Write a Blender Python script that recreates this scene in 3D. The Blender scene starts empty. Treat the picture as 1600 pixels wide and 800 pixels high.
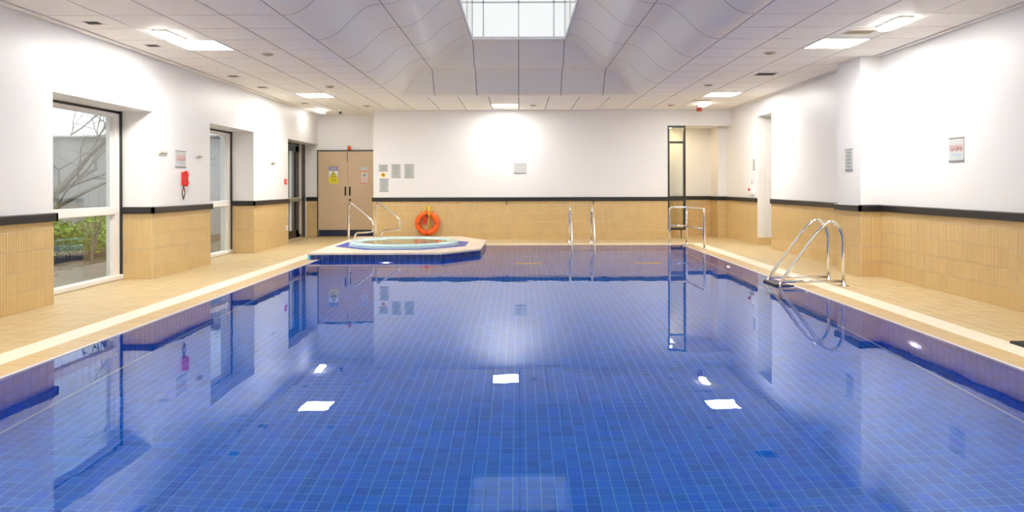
import bpy, math, random
from mathutils import Vector, Matrix

random.seed(7)
SC = bpy.context.scene
COL = SC.collection

# ------------------------------------------------------------------ camera
F_PX, VPX, VPY, ROLL, EYE = 1087.0, 811.0, 289.0, 0.0027, 1.25
cam_d = bpy.data.cameras.new('camera')
cam = bpy.data.objects.new('camera', cam_d); COL.objects.link(cam)
cam.location = (0, 0, EYE)
cam.rotation_euler = (Matrix.Rotation(math.pi / 2, 3, 'X') @ Matrix.Rotation(-ROLL, 3, 'Z')).to_euler()
cam_d.sensor_width = 36.0
cam_d.lens = F_PX / 1600 * 36.0
cam_d.shift_x = -(VPX - 800) / 1600
cam_d.shift_y = -(400 - VPY) / 1600
cam_d.clip_start = 0.05
SC.camera = cam

# ------------------------------------------------------------------ world, exposure
world = bpy.data.worlds.new('world'); SC.world = world
world.use_nodes = True
bg = world.node_tree.nodes['Background']
bg.inputs[0].default_value = (0.97, 0.985, 1.0, 1)      # even, overcast winter sky
bg.inputs[1].default_value = 1.0
SC.view_settings.view_transform = 'Standard'
SC.view_settings.look = 'None'
SC.view_settings.gamma = 1.0
SC.view_settings.use_curve_mapping = False
SC.view_settings.exposure = 0.66
PANEL_GLOW = 58.0            # ceiling luminaires
SC.cycles.use_denoising = True
SC.cycles.max_bounces = 18
SC.cycles.diffuse_bounces = 10
SC.cycles.glossy_bounces = 5
SC.cycles.transmission_bounces = 10
SC.cycles.transparent_max_bounces = 12

# ------------------------------------------------------------------ measured layout (metres)
XL, XR = -4.93, 4.90          # long walls
YB = 16.05                    # main back wall
YA = 17.05                    # back of the two alcoves
YN = -2.5                     # wall behind the viewer
HC = 2.979                    # ceiling
XG = -5.38                    # window plane
PX = 3.37                     # pool half width
PY0, PY1 = 0.9, 14.36         # pool ends
PD = -1.18                    # pool floor
DADO0, DADO1 = 0.877, 0.968
HEAD = 2.25                   # window heads


def on_depth(x, y, d):
    """a point of the place seen at photo position x, y on the upright plane at distance d"""
    return Vector(((x - VPX) * d / F_PX, d, EYE - ((y - VPY) + (x - VPX) * ROLL) * d / F_PX))


def on_left(x, y, wall=XL):
    return on_depth(x, y, wall * F_PX / (x - VPX))


def on_right(x, y, wall=XR):
    return on_depth(x, y, wall * F_PX / (x - VPX))


# ------------------------------------------------------------------ materials
MATS = {}


def mat(name, color, rough=0.5, metal=0.0, var=0.0, hue=0.0, noise=0.0, noise_scale=8.0, bump=0.0, bump_scale=60.0,
        emit=None, emit_strength=0.0, coat=0.0, spec=0.5, per_piece=False, alpha=1.0):
    if name in MATS:
        return MATS[name]
    m = bpy.data.materials.new(name); m.use_nodes = True
    nt = m.node_tree; b = nt.nodes['Principled BSDF']
    b.inputs['Roughness'].default_value = rough
    b.inputs['Metallic'].default_value = metal
    b.inputs['Specular IOR Level'].default_value = spec
    b.inputs['Coat Weight'].default_value = coat
    col = None
    rgb = nt.nodes.new('ShaderNodeRGB'); rgb.outputs[0].default_value = (*color, 1)
    col = rgb.outputs[0]
    if noise > 0:
        geo = nt.nodes.new('ShaderNodeNewGeometry')
        n = nt.nodes.new('ShaderNodeTexNoise'); n.inputs['Scale'].default_value = noise_scale; n.inputs['Detail'].default_value = 4
        nt.links.new(geo.outputs['Position'], n.inputs['Vector'])
        mr = nt.nodes.new('ShaderNodeMapRange'); mr.inputs[3].default_value = 1 - noise; mr.inputs[4].default_value = 1 + noise
        mr.inputs[1].default_value = 0.25; mr.inputs[2].default_value = 0.75
        nt.links.new(n.outputs['Fac'], mr.inputs[0])
        hs = nt.nodes.new('ShaderNodeHueSaturation'); nt.links.new(mr.outputs[0], hs.inputs['Value']); nt.links.new(col, hs.inputs['Color'])
        col = hs.outputs[0]
    if var > 0 or hue > 0:
        geo = nt.nodes.new('ShaderNodeNewGeometry'); oi = nt.nodes.new('ShaderNodeObjectInfo')
        ad = nt.nodes.new('ShaderNodeMath'); ad.operation = 'ADD'
        nt.links.new(geo.outputs['Random Per Island'], ad.inputs[0]); nt.links.new(oi.outputs['Random'], ad.inputs[1])
        fr = nt.nodes.new('ShaderNodeMath'); fr.operation = 'FRACT'; nt.links.new(ad.outputs[0], fr.inputs[0])
        mr = nt.nodes.new('ShaderNodeMapRange'); mr.inputs[3].default_value = 1 - var; mr.inputs[4].default_value = 1 + var
        nt.links.new(fr.outputs[0], mr.inputs[0])
        hs = nt.nodes.new('ShaderNodeHueSaturation'); nt.links.new(mr.outputs[0], hs.inputs['Value']); nt.links.new(col, hs.inputs['Color'])
        if hue > 0:
            m2 = nt.nodes.new('ShaderNodeMath'); m2.operation = 'MULTIPLY'; m2.inputs[1].default_value = 7.31
            nt.links.new(fr.outputs[0], m2.inputs[0])
            f2 = nt.nodes.new('ShaderNodeMath'); f2.operation = 'FRACT'; nt.links.new(m2.outputs[0], f2.inputs[0])
            mh = nt.nodes.new('ShaderNodeMapRange'); mh.inputs[3].default_value = 0.5 - hue; mh.inputs[4].default_value = 0.5 + hue
            nt.links.new(f2.outputs[0], mh.inputs[0]); nt.links.new(mh.outputs[0], hs.inputs['Hue'])
        col = hs.outputs[0]
    nt.links.new(col, b.inputs['Base Color'])
    if bump > 0:
        geo = nt.nodes.new('ShaderNodeNewGeometry')
        n = nt.nodes.new('ShaderNodeTexNoise'); n.inputs['Scale'].default_value = bump_scale; n.inputs['Detail'].default_value = 3
        nt.links.new(geo.outputs['Position'], n.inputs['Vector'])
        bp = nt.nodes.new('ShaderNodeBump'); bp.inputs['Strength'].default_value = bump; bp.inputs['Distance'].default_value = 0.01
        nt.links.new(n.outputs['Fac'], bp.inputs['Height']); nt.links.new(bp.outputs[0], b.inputs['Normal'])
    if emit is not None:
        b.inputs['Emission Color'].default_value = (*emit, 1)
        b.inputs['Emission Strength'].default_value = emit_strength
    MATS[name] = m
    return m


def water_mat(name, tint, wave, scale, dist):
    m = bpy.data.materials.new(name); m.use_nodes = True
    nt = m.node_tree; nt.nodes.remove(nt.nodes['Principled BSDF'])
    out = nt.nodes['Material Output']
    g = nt.nodes.new('ShaderNodeBsdfGlass'); g.inputs['IOR'].default_value = 1.333; g.inputs['Roughness'].default_value = 0.0
    g.inputs['Color'].default_value = (*tint, 1)
    geo = nt.nodes.new('ShaderNodeNewGeometry')
    n = nt.nodes.new('ShaderNodeTexNoise'); n.inputs['Scale'].default_value = scale; n.inputs['Detail'].default_value = 2
    nt.links.new(geo.outputs['Position'], n.inputs['Vector'])
    bp = nt.nodes.new('ShaderNodeBump'); bp.inputs['Strength'].default_value = wave; bp.inputs['Distance'].default_value = dist
    nt.links.new(n.outputs['Fac'], bp.inputs['Height']); nt.links.new(bp.outputs[0], g.inputs['Normal'])
    nt.links.new(g.outputs[0], out.inputs['Surface'])
    return m


def glass_mat(name, tint, ior=1.5, gloss=1.0):
    """thin pane: lets light straight through, mirrors by Fresnel"""
    m = bpy.data.materials.new(name); m.use_nodes = True
    nt = m.node_tree; nt.nodes.remove(nt.nodes['Principled BSDF'])
    out = nt.nodes['Material Output']
    t = nt.nodes.new('ShaderNodeBsdfTransparent'); t.inputs[0].default_value = (*tint, 1)
    g = nt.nodes.new('ShaderNodeBsdfGlossy'); g.inputs['Roughness'].default_value = 0.0
    g.inputs['Color'].default_value = (gloss, gloss, gloss, 1)
    geo = nt.nodes.new('ShaderNodeNewGeometry')
    dt = nt.nodes.new('ShaderNodeVectorMath'); dt.operation = 'DOT_PRODUCT'
    nt.links.new(geo.outputs['Incoming'], dt.inputs[0]); nt.links.new(geo.outputs['Normal'], dt.inputs[1])

    def mth(op, a, b=None):
        n = nt.nodes.new('ShaderNodeMath'); n.operation = op
        for i, v in enumerate((a, b)):
            if v is None:
                continue
            if isinstance(v, (int, float)):
                n.inputs[i].default_value = v
            else:
                nt.links.new(v, n.inputs[i])
        return n.outputs[0]
    f0 = ((ior - 1) / (ior + 1)) ** 2
    pw = mth('POWER', mth('SUBTRACT', 1.0, mth('ABSOLUTE', dt.outputs['Value'])), 5.0)
    fac = mth('ADD', mth('MULTIPLY', pw, 1 - f0), f0)
    mx = nt.nodes.new('ShaderNodeMixShader')
    nt.links.new(fac, mx.inputs[0]); nt.links.new(t.outputs[0], mx.inputs[1]); nt.links.new(g.outputs[0], mx.inputs[2])
    nt.links.new(mx.outputs[0], out.inputs['Surface'])
    return m


M_WALL = mat('wall_paint', (0.82, 0.82, 0.815), rough=0.42, noise=0.012, noise_scale=1.3)
M_DADO = mat('dado_black', (0.018, 0.017, 0.018), rough=0.35)
M_TAN = mat('tan_wall_tile', (0.645, 0.465, 0.215), rough=0.28, var=0.035, hue=0.004)
M_DECK = mat('tan_deck_tile', (0.56, 0.43, 0.225), rough=0.45, var=0.045, hue=0.004, noise=0.05, noise_scale=5)
M_COPE = mat('tan_coping_tile', (0.575, 0.42, 0.205), rough=0.35, var=0.03)
M_GROUT = mat('floor_grout', (0.44, 0.33, 0.20), rough=0.8)
M_STRIP = mat('cream_channel', (0.80, 0.745, 0.60), rough=0.4)
M_LIP = mat('pale_lip', (0.62, 0.61, 0.70), rough=0.3)
M_BLUE = mat('blue_pool_tile', (0.001, 0.160, 0.72), rough=0.3, var=0.12, hue=0.004, spec=0.05)
M_BLUEGROUT = mat('blue_grout', (0.15, 0.50, 0.88), rough=0.8, spec=0.05)
M_DEEP = mat('blue_spa_tile', (0.012, 0.035, 0.20), rough=0.15, var=0.25, hue=0.01)
M_MOSAIC = mat('blue_mosaic', (0.055, 0.075, 0.42), rough=0.4, noise=0.12, noise_scale=60)
M_CEIL = mat('ceiling_tile', (0.93, 0.90, 0.82), rough=0.6, var=0.012, noise=0.01, noise_scale=3)
M_CEILGAP = mat('ceiling_gap', (0.24, 0.20, 0.17), rough=0.8)
M_COVE = mat('cove_panel', (0.90, 0.86, 0.73), rough=0.33)
M_WHITEFRAME = mat('white_frame', (0.82, 0.80, 0.76), rough=0.35)
M_BLACKFRAME = mat('black_frame', (0.022, 0.02, 0.019), rough=0.4)
M_DARKFRAME = mat('dark_aluminium', (0.035, 0.035, 0.035), rough=0.35, metal=0.3)
M_GREYFRAME = mat('grey_glazing_bar', (0.72, 0.72, 0.72), rough=0.5)
M_CHROME = mat('polished_steel', (0.78, 0.76, 0.74), rough=0.14, metal=1.0)
M_DOOR = mat('beige_laminate', (0.60, 0.45, 0.29), rough=0.45, noise=0.02, noise_scale=3)
M_KICK = mat('navy_kickplate', (0.012, 0.02, 0.06), rough=0.35)
M_SIGN = mat('grey_sign', (0.47, 0.50, 0.485), rough=0.35)
M_SIGNPALE = mat('pale_sign', (0.58, 0.60, 0.585), rough=0.4)
M_SIGNTEXT = mat('sign_print', (0.24, 0.26, 0.26), rough=0.6)
M_SIGNEDGE = mat('sign_edge', (0.30, 0.31, 0.30), rough=0.4, metal=0.4)
M_RED = mat('red_plastic', (0.62, 0.02, 0.012), rough=0.3)
M_REDPRINT = mat('red_print', (0.70, 0.30, 0.28), rough=0.5)
M_BLUEPRINT = mat('blue_print', (0.42, 0.55, 0.66), rough=0.5)
M_NAVYPRINT = mat('navy_print', (0.20, 0.22, 0.42), rough=0.5)
M_YELLOW = mat('yellow_print', (0.80, 0.70, 0.02), rough=0.5)
M_BLACK = mat('black_print', (0.02, 0.02, 0.02), rough=0.6)
M_WHITE = mat('white_plastic', (0.85, 0.84, 0.80), rough=0.35)
M_ORANGE = mat('orange_plastic', (0.90, 0.13, 0.008), rough=0.35)
M_ORANGEPRINT = mat('orange_print', (0.80, 0.30, 0.15), rough=0.5)
M_ROPE = mat('yellow_rope', (0.80, 0.56, 0.03), rough=0.6)
M_GREEN = mat('reflected_green', (0.02, 0.38, 0.20), rough=0.5)
M_BRASS = mat('pale_brass', (0.55, 0.55, 0.42), rough=0.3, metal=0.7)
M_VENT = mat('vent_dark', (0.055, 0.045, 0.03), rough=0.6)
M_VENTPALE = mat('vent_pale', (0.42, 0.36, 0.25), rough=0.6)
M_SPARIM = mat('spa_rim', (0.56, 0.80, 0.82), rough=0.18)
M_SPABOWL = mat('spa_bowl', (0.62, 0.80, 0.68), rough=0.3)
M_SPATOP = mat('spa_top_tile', (0.80, 0.68, 0.55), rough=0.4, var=0.03)
M_RUBBER = mat('black_rubber', (0.02, 0.02, 0.02), rough=0.7)
M_GROUND = mat('garden_soil', (0.16, 0.115, 0.075), rough=0.9, noise=0.5, noise_scale=6)
M_PAVE = mat('garden_paving', (0.26, 0.235, 0.20), rough=0.9, noise=0.12, noise_scale=3)
M_BARK = mat('bark', (0.24, 0.215, 0.19), rough=0.9, noise=0.3, noise_scale=12)
M_LEAF = mat('hedge_leaf', (0.32, 0.50, 0.06), rough=0.55, var=0.45, hue=0.03)
M_LEAFBROWN = mat('fallen_leaf', (0.38, 0.26, 0.16), rough=0.8, var=0.5, hue=0.02)
M_SHED = mat('shed_cladding', (0.42, 0.43, 0.44), rough=0.6)
M_SHEDROOF = mat('shed_roof', (0.30, 0.30, 0.31), rough=0.7)
M_WATER = water_mat('pool_water', (0.93, 0.97, 1.0), 0.16, 2.6, 0.004)
M_SPAWATER = water_mat('spa_water', (0.92, 1.0, 0.95), 0.35, 7.0, 0.006)
M_GLASS = glass_mat('window_glass', (0.90, 0.93, 0.92), 1.8)
M_TINTGLASS = glass_mat('tinted_glass', (0.42, 0.46, 0.45), 1.7)
M_ROOFGLASS = glass_mat('roof_glass', (0.78, 0.785, 0.78), 1.45)
M_PANEL = mat('panel_glow', (0.9, 0.9, 0.9), emit=(1.0, 0.97, 0.92), emit_strength=PANEL_GLOW)
M_PANELDIM = mat('panel_glow_soft', (0.9, 0.9, 0.9), emit=(1.0, 0.97, 0.92), emit_strength=PANEL_GLOW * 0.5)
M_PANELSOFT = mat('panel_glow_medium', (0.9, 0.9, 0.9), emit=(1.0, 0.97, 0.92), emit_strength=PANEL_GLOW * 0.82)
M_SMALLGLOW = mat('bulkhead_glow', (0.9, 0.9, 0.9), emit=(1.0, 0.97, 0.93), emit_strength=14.0)
M_WARMGLOW = mat('warm_lamp_glow', (0.9, 0.8, 0.6), emit=(1.0, 0.72, 0.36), emit_strength=120.0)
M_POOLHALO = mat('pool_lamp_halo', (0.6, 0.6, 1.0), emit=(0.34, 0.30, 1.0), emit_strength=1.6)
M_POOLGLOW = mat('pool_lamp_glow', (0.8, 0.8, 1.0), emit=(0.55, 0.58, 1.0), emit_strength=16.0)


# ------------------------------------------------------------------ mesh helpers
class MB:
    def __init__(self):
        self.v, self.f, self.s = [], [], []

    def box(self, x0, x1, y0, y1, z0, z1):
        n = len(self.v)
        self.v += [(x0, y0, z0), (x1, y0, z0), (x1, y1, z0), (x0, y1, z0), (x0, y0, z1), (x1, y0, z1), (x1, y1, z1), (x0, y1, z1)]
        for q in ((0, 3, 2, 1), (4, 5, 6, 7), (0, 1, 5, 4), (1, 2, 6, 5), (2, 3, 7, 6), (3, 0, 4, 7)):
            self.f.append(tuple(n + i for i in q)); self.s.append(False)
        return self

    def bev(self, x0, x1, y0, y1, z0, z1, c, axis='z'):
        """box with the four edges along one axis chamfered"""
        def ring(a0, a1, b0, b1):
            return [(a0 + c, b0), (a1 - c, b0), (a1, b0 + c), (a1, b1 - c), (a1 - c, b1), (a0 + c, b1), (a0, b1 - c), (a0, b0 + c)]
        if axis == 'z':
            lo = [(a, b, z0) for a, b in ring(x0, x1, y0, y1)]; hi = [(a, b, z1) for a, b in ring(x0, x1, y0, y1)]
        elif axis == 'x':
            lo = [(x0, a, b) for a, b in ring(y0, y1, z0, z1)]; hi = [(x1, a, b) for a, b in ring(y0, y1, z0, z1)]
        else:
            lo = [(a, y1, b) for a, b in ring(x0, x1, z0, z1)]; hi = [(a, y0, b) for a, b in ring(x0, x1, z0, z1)]
        n = len(self.v); self.v += lo + hi
        self.f.append(tuple(n + i for i in range(7, -1, -1))); self.f.append(tuple(n + 8 + i for i in range(8)))
        self.s += [False, False]
        for i in range(8):
            j = (i + 1) % 8
            self.f.append((n + i, n + j, n + 8 + j, n + 8 + i)); self.s.append(False)
        return self

    def prism(self, poly, z0, z1):
        n, k = len(self.v), len(poly)
        self.v += [(x, y, z0) for x, y in poly] + [(x, y, z1) for x, y in poly]
        self.f.append(tuple(n + i for i in range(k - 1, -1, -1))); self.f.append(tuple(n + k + i for i in range(k)))
        self.s += [False, False]
        for i in range(k):
            j = (i + 1) % k
            self.f.append((n + i, n + j, n + k + j, n + k + i)); self.s.append(False)
        return self

    def ring(self, inner, outer, z0, z1):
        """flat ring between two polygons with the same number of corners"""
        n, k = len(self.v), len(inner)
        for z in (z0, z1):
            self.v += [(x, y, z) for x, y in inner] + [(x, y, z) for x, y in outer]
        for i in range(k):
            j = (i + 1) % k
            I0, O0, I1, O1 = n, n + k, n + 2 * k, n + 3 * k
            for q in ((I1 + i, O1 + i, O1 + j, I1 + j), (I0 + j, O0 + j, O0 + i, I0 + i), (O0 + i, O0 + j, O1 + j, O1 + i), (I0 + j, I0 + i, I1 + i, I1 + j)):
                self.f.append(q); self.s.append(False)
        return self

    def tube(self, path, r, n=10, closed=False, caps=True, radii=None):
        pts = [Vector(p) for p in path]; k = len(pts); base = len(self.v)
        up = None
        for i, p in enumerate(pts):
            if closed:
                t = (pts[(i + 1) % k] - pts[i - 1])
            else:
                t = pts[min(i + 1, k - 1)] - pts[max(i - 1, 0)]
            t = t.normalized() if t.length > 1e-9 else Vector((0, 0, 1))
            if up is None:
                a = Vector((0, 0, 1)) if abs(t.z) < 0.9 else Vector((1, 0, 0))
                up = (a - t * a.dot(t)).normalized()
            else:
                up = (up - t * up.dot(t)); up = up.normalized() if up.length > 1e-6 else Vector((1, 0, 0))
            w = t.cross(up); rr = radii[i] if radii else r
            for q in range(n):
                an = 2 * math.pi * q / n
                self.v.append(tuple(p + (up * math.cos(an) + w * math.sin(an)) * rr))
        for i in range(k if closed else k - 1):
            a, b = base + i * n, base + ((i + 1) % k) * n
            for q in range(n):
                z = (q + 1) % n
                self.f.append((a + q, a + z, b + z, b + q)); self.s.append(True)
        if not closed and caps:
            self.f.append(tuple(base + q for q in range(n - 1, -1, -1))); self.f.append(tuple(base + (k - 1) * n + q for q in range(n)))
            self.s += [False, False]
        return self

    def lathe(self, prof, c, axis='z', n=20, sign=1):
        """profile of (radius, height) spun about an axis through c"""
        base, k = len(self.v), len(prof)
        for r, h in prof:
            for q in range(n):
                a = 2 * math.pi * q / n; u, w = r * math.cos(a), r * math.sin(a)
                if axis == 'z':
                    self.v.append((c[0] + u, c[1] + w, c[2] + sign * h))
                elif axis == 'y':
                    self.v.append((c[0] + u, c[1] + sign * h, c[2] + w))
                else:
                    self.v.append((c[0] + sign * h, c[1] + u, c[2] + w))
        for i in range(k - 1):
            for q in range(n):
                z = (q + 1) % n
                self.f.append((base + i * n + q, base + i * n + z, base + (i + 1) * n + z, base + (i + 1) * n + q)); self.s.append(True)
        for i in (0, k - 1):
            if prof[i][0] > 1e-6:
                self.f.append(tuple(base + i * n + q for q in range(n))); self.s.append(False)
        return self

    def poly(self, pts):
        n = len(self.v); self.v += [tuple(p) for p in pts]
        self.f.append(tuple(range(n, n + len(pts)))); self.s.append(False)
        return self

    def grid(self, fn, nu, nv, smooth=True):
        n = len(self.v)
        for i in range(nu + 1):
            for j in range(nv + 1):
                self.v.append(tuple(fn(i / nu, j / nv)))
        for i in range(nu):
            for j in range(nv):
                a = n + i * (nv + 1) + j
                self.f.append((a, a + 1, a + nv + 2, a + nv + 1)); self.s.append(smooth)
        return self

    def move(self, mtx):
        self.v = [tuple(mtx @ Vector(p)) for p in self.v]
        return self

    def mesh(self, name, m):
        me = bpy.data.meshes.new(name)
        me.from_pydata(self.v, [], self.f)
        me.polygons.foreach_set('use_smooth', self.s)
        if m:
            me.materials.append(m)
        me.update()
        import bmesh
        bm = bmesh.new(); bm.from_mesh(me)
        bmesh.ops.recalc_face_normals(bm, faces=bm.faces); bm.to_mesh(me); bm.free()
        return me

    def raw(self, name, m):
        me = bpy.data.meshes.new(name); me.from_pydata(self.v, [], self.f)
        me.polygons.foreach_set('use_smooth', self.s)
        if m:
            me.materials.append(m)
        me.update()
        return me

    def build(self, name, m, parent=None, raw=False):
        return put(name, self.raw(name, m) if raw else self.mesh(name, m), parent)


def put(name, me, parent=None, loc=(0, 0, 0), rz=0.0, scale=None):
    o = bpy.data.objects.new(name, me); COL.objects.link(o)
    o.location = loc; o.rotation_euler = (0, 0, rz)
    if scale:
        o.scale = scale
    if parent is not None:
        o.parent = parent
    return o


def tag(o, label, cat, group=None, kind=None):
    o['label'] = label; o['category'] = cat
    if group:
        o['group'] = group
    if kind:
        o['kind'] = kind
    return o


def empty(name, loc=(0, 0, 0), rz=0.0):
    o = bpy.data.objects.new(name, None); COL.objects.link(o)
    o.location = loc; o.rotation_euler = (0, 0, rz); o.empty_display_size = 0.1
    return o


def struct(o, label, cat):
    return tag(o, label, cat, kind='structure')


def fillet(pts, r, n=6):
    """path with its corners rounded"""
    P = [Vector(p) for p in pts]; out = [P[0]]
    for i in range(1, len(P) - 1):
        a, b, c = P[i - 1], P[i], P[i + 1]
        ra = min(r, (a - b).length * 0.49); rc = min(r, (c - b).length * 0.49)
        p0 = b + (a - b).normalized() * ra; p1 = b + (c - b).normalized() * rc
        for k in range(n + 1):
            t = k / n
            out.append(p0 * (1 - t) ** 2 + b * 2 * t * (1 - t) + p1 * t * t)
    out.append(P[-1])
    return out


# ================================================================== FLOOR AND DECK
fl = MB()
G = -0.006
for x0, x1, y0, y1 in ((XL - 0.6, -PX, YN, YA), (PX, XR + 1.6, YN, YA), (-PX, PX, YN, PY0), (-PX, PX, PY1, YA)):
    fl.box(x0, x1, y0, y1, -0.35, G)
floor = struct(fl.build('floor', M_GROUT), 'tan tiled pool deck running round the blue pool', 'floor')

# cream overflow channel and pale lip at the water's edge
CH0, CH1 = 0.265, 0.50
st = MB()
st.box(-PX - CH1, -PX - CH0, PY0 - CH1, PY1 + CH1, G, 0.001)
st.box(PX + CH0, PX + CH1, PY0 - CH1, PY1 + CH1, G, 0.001)
st.box(-PX - CH0, PX + CH0, PY1 + CH0, PY1 + CH1, G, 0.001)
st.box(-PX - CH0, PX + CH0, PY0 - CH1, PY0 - CH0, G, 0.001)
o = st.build('channel_strip', M_STRIP, floor); o['label'] = 'cream overflow channel strip set into the deck'
lp = MB(); W = 0.03
lp.box(-PX - W, -PX + 0.004, PY0, PY1, -0.05, 0.003); lp.box(PX - 0.004, PX + W, PY0, PY1, -0.05, 0.003)
lp.box(-PX, PX, PY1 - 0.004, PY1 + W, -0.05, 0.003); lp.box(-PX, PX, PY0 - W, PY0 + 0.004, -0.05, 0.003)
o = lp.build('pool_lip', M_LIP, floor); o['label'] = 'pale rounded lip along the water edge'


def in_frame(x, y, z):
    if y < 0.5:
        return False
    u = VPX + F_PX * x / y; w = VPY + F_PX * (EYE - z) / y
    return 0 <= u <= 1600 and 0 <= w <= 800


# coping tiles between lip and channel
CL = 0.25
cw = CH0 - W - 0.006
cm = MB().bev(-cw / 2, cw / 2, -CL / 2 + 0.002, CL / 2 - 0.002, G, 0.002, 0.004).mesh('coping_tile', M_COPE)
rest = MB()
n = int((PY1 - PY0) / CL)
for i in range(n):
    y = PY1 - (i + 0.5) * CL
    for s in (-1, 1):
        x = s * (PX + W + 0.003 + cw / 2)
        if y > 4.4:
            put('coping_tile', cm, floor, (x, y, 0))
        else:
            rest.box(x - cw / 2, x + cw / 2, y - CL / 2 + .002, y + CL / 2 - .002, G, 0.002)
for i in range(27):
    x = -PX + (i + 0.5) * CL
    put('coping_tile', cm, floor, (x, PY1 + W + 0.003 + cw / 2, 0), math.pi / 2)
    rest.box(x - CL / 2 + .002, x + CL / 2 - .002, PY0 - CH0 + .003, PY0 - W - .003, G, 0.002)
o = rest.build('coping_tiles', M_COPE, floor); o['kind'] = 'stuff'

# deck tiles
DP = 0.15
cells = []


def deck_cells(x0, x1, y0, y1):
    nx = max(1, round((x1 - x0) / DP)); ny = max(1, round((y1 - y0) / DP))
    px, py = (x1 - x0) / nx, (y1 - y0) / ny
    for i in range(nx):
        for j in range(ny):
            cells.append((x0 + (i + .5) * px, y0 + (j + .5) * py, px, py))


deck_cells(XL, -PX - CH1, YN, YB); deck_cells(PX + CH1, XR, YN, YB)
deck_cells(-PX - CH1, PX + CH1, PY1 + CH1, YB); deck_cells(-PX - CH1, PX + CH1, YN, PY0 - CH1)
for a, b in ((7.36, 9.35), (11.1, 12.93), (14.85, YA)):
    deck_cells(XG + 0.05, XL, a, b)
deck_cells(XL, -3.36, YB, YA); deck_cells(2.0, XR, YB, YA); deck_cells(XR, XR + 1.0, 13.5, 14.3)
seen = [c for c in cells if in_frame(c[0], c[1], 0)]
seen.sort(key=lambda c: -(c[2] * c[3]) / (c[1] ** 3))
near = set(seen[:300])
dm = MB().box(-.5, .5, -.5, .5, G, 0.0).mesh('deck_tile', M_DECK)
rest = MB(); J = 0.004
for c in cells:
    dz = random.uniform(-0.0006, 0.0006)
    if c in near:
        put('deck_tile', dm, floor, (c[0], c[1], dz), 0, (c[2] - J, c[3] - J, 1))
    else:
        rest.box(c[0] - (c[2] - J) / 2, c[0] + (c[2] - J) / 2, c[1] - (c[3] - J) / 2, c[1] + (c[3] - J) / 2, G, dz)
o = rest.build('deck_tiles', M_DECK, floor, raw=True); o['kind'] = 'stuff'

# ================================================================== POOL
pb = MB(); T = 0.2
pb.box(-PX - T, PX + T, PY0 - T, PY1 + T, PD - T, PD - 0.0015)
pb.box(-PX - T, -PX, PY0 - T, PY1 + T, PD - 0.006, -0.05); pb.box(PX, PX + T, PY0 - T, PY1 + T, PD - 0.006, -0.05)
pb.box(-PX, PX, PY1, PY1 + T, PD - 0.006, -0.05); pb.box(-PX, PX, PY0 - T, PY0, PD - 0.006, -0.05)
pool = struct(pb.build('pool_basin', M_BLUEGROUT), 'sunken rectangular pool basin lined with small blue tiles', 'pool')
TP = 0.081; TJ = 0.005
ft = []
nx = int(2 * PX / TP); ny = int((PY1 - PY0) / TP)
tpx, tpy = 2 * PX / nx, (PY1 - PY0) / ny
for i in range(nx):
    for j in range(ny):
        ft.append((-PX + (i + .5) * tpx, PY0 + (j + .5) * tpy))


def app(c):       # distance at which a floor tile appears through the water
    return c[1] > 3.5 and in_frame(c[0], c[1], -0.45)


seen = sorted([c for c in ft if app(c)], key=lambda c: c[1] ** 2 + 0.2 * c[0] ** 2)
near = set(seen[:300])
pm = MB().box(-tpx / 2 + TJ / 2, tpx / 2 - TJ / 2, -tpy / 2 + TJ / 2, tpy / 2 - TJ / 2, -.003, 0).mesh('pool_tile', M_BLUE)
rest = MB()
hx, hy = tpx / 2 - TJ / 2, tpy / 2 - TJ / 2
for x, y in ft:
    if (x, y) in near:
        put('pool_tile', pm, pool, (x, y, PD))
    else:
        rest.box(x - hx, x + hx, y - hy, y + hy, PD - .003, PD)
o = rest.build('pool_floor_tiles', M_BLUE, pool, raw=True); o['kind'] = 'stuff'
rest = MB(); nz = int((-0.05 - PD) / TP); tz = (-0.05 - PD) / nz
for k in range(nz):
    z = PD + (k + .5) * tz; a, b = z - tz / 2 + TJ / 2, z + tz / 2 - TJ / 2
    for j in range(ny):
        y = PY0 + (j + .5) * tpy
        rest.box(-PX - .003, -PX + .004, y - hy, y + hy, a, b); rest.box(PX - .004, PX + .003, y - hy, y + hy, a, b)
    for i in range(nx):
        x = -PX + (i + .5) * tpx
        rest.box(x - hx, x + hx, PY1 - .004, PY1 + .003, a, b)
o = rest.build('pool_wall_tiles', M_BLUE, pool, raw=True); o['kind'] = 'stuff'
cv = MB()
for s in (-1, 1):
    cv.tube([(s * (PX - .008), PY0, PD + .006), (s * (PX - .008), PY1, PD + .006)], .012, 8)
cv.tube([(-PX, PY1 - .008, PD + .006), (PX, PY1 - .008, PD + .006)], .012, 8)
cv.build('cove_bead', mat('pale_blue_bead', (.55, .74, .95), rough=.5), pool)
for X0 in (0.16, 2.28):      # yellow floor markings near the far end
    mk = MB()
    for i in range(6):
        for j in range(2):
            x = X0 + (i - 2.5) * TP; y = 12.35 + j * TP
            mk.box(x - .036, x + .036, y - .036, y + .036, PD, PD + .003)
    o = mk.build('floor_marking', M_ROPE, pool); o['label'] = 'yellow tile marking on the pool floor'

wt = MB().poly([(-PX, PY0, 0), (PX, PY0, 0), (PX, PY1, 0), (-PX, PY1, 0)])
water = tag(wt.build('pool_water', M_WATER, raw=True), 'still clear water filling the pool level with the deck', 'water', kind='stuff')


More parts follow.
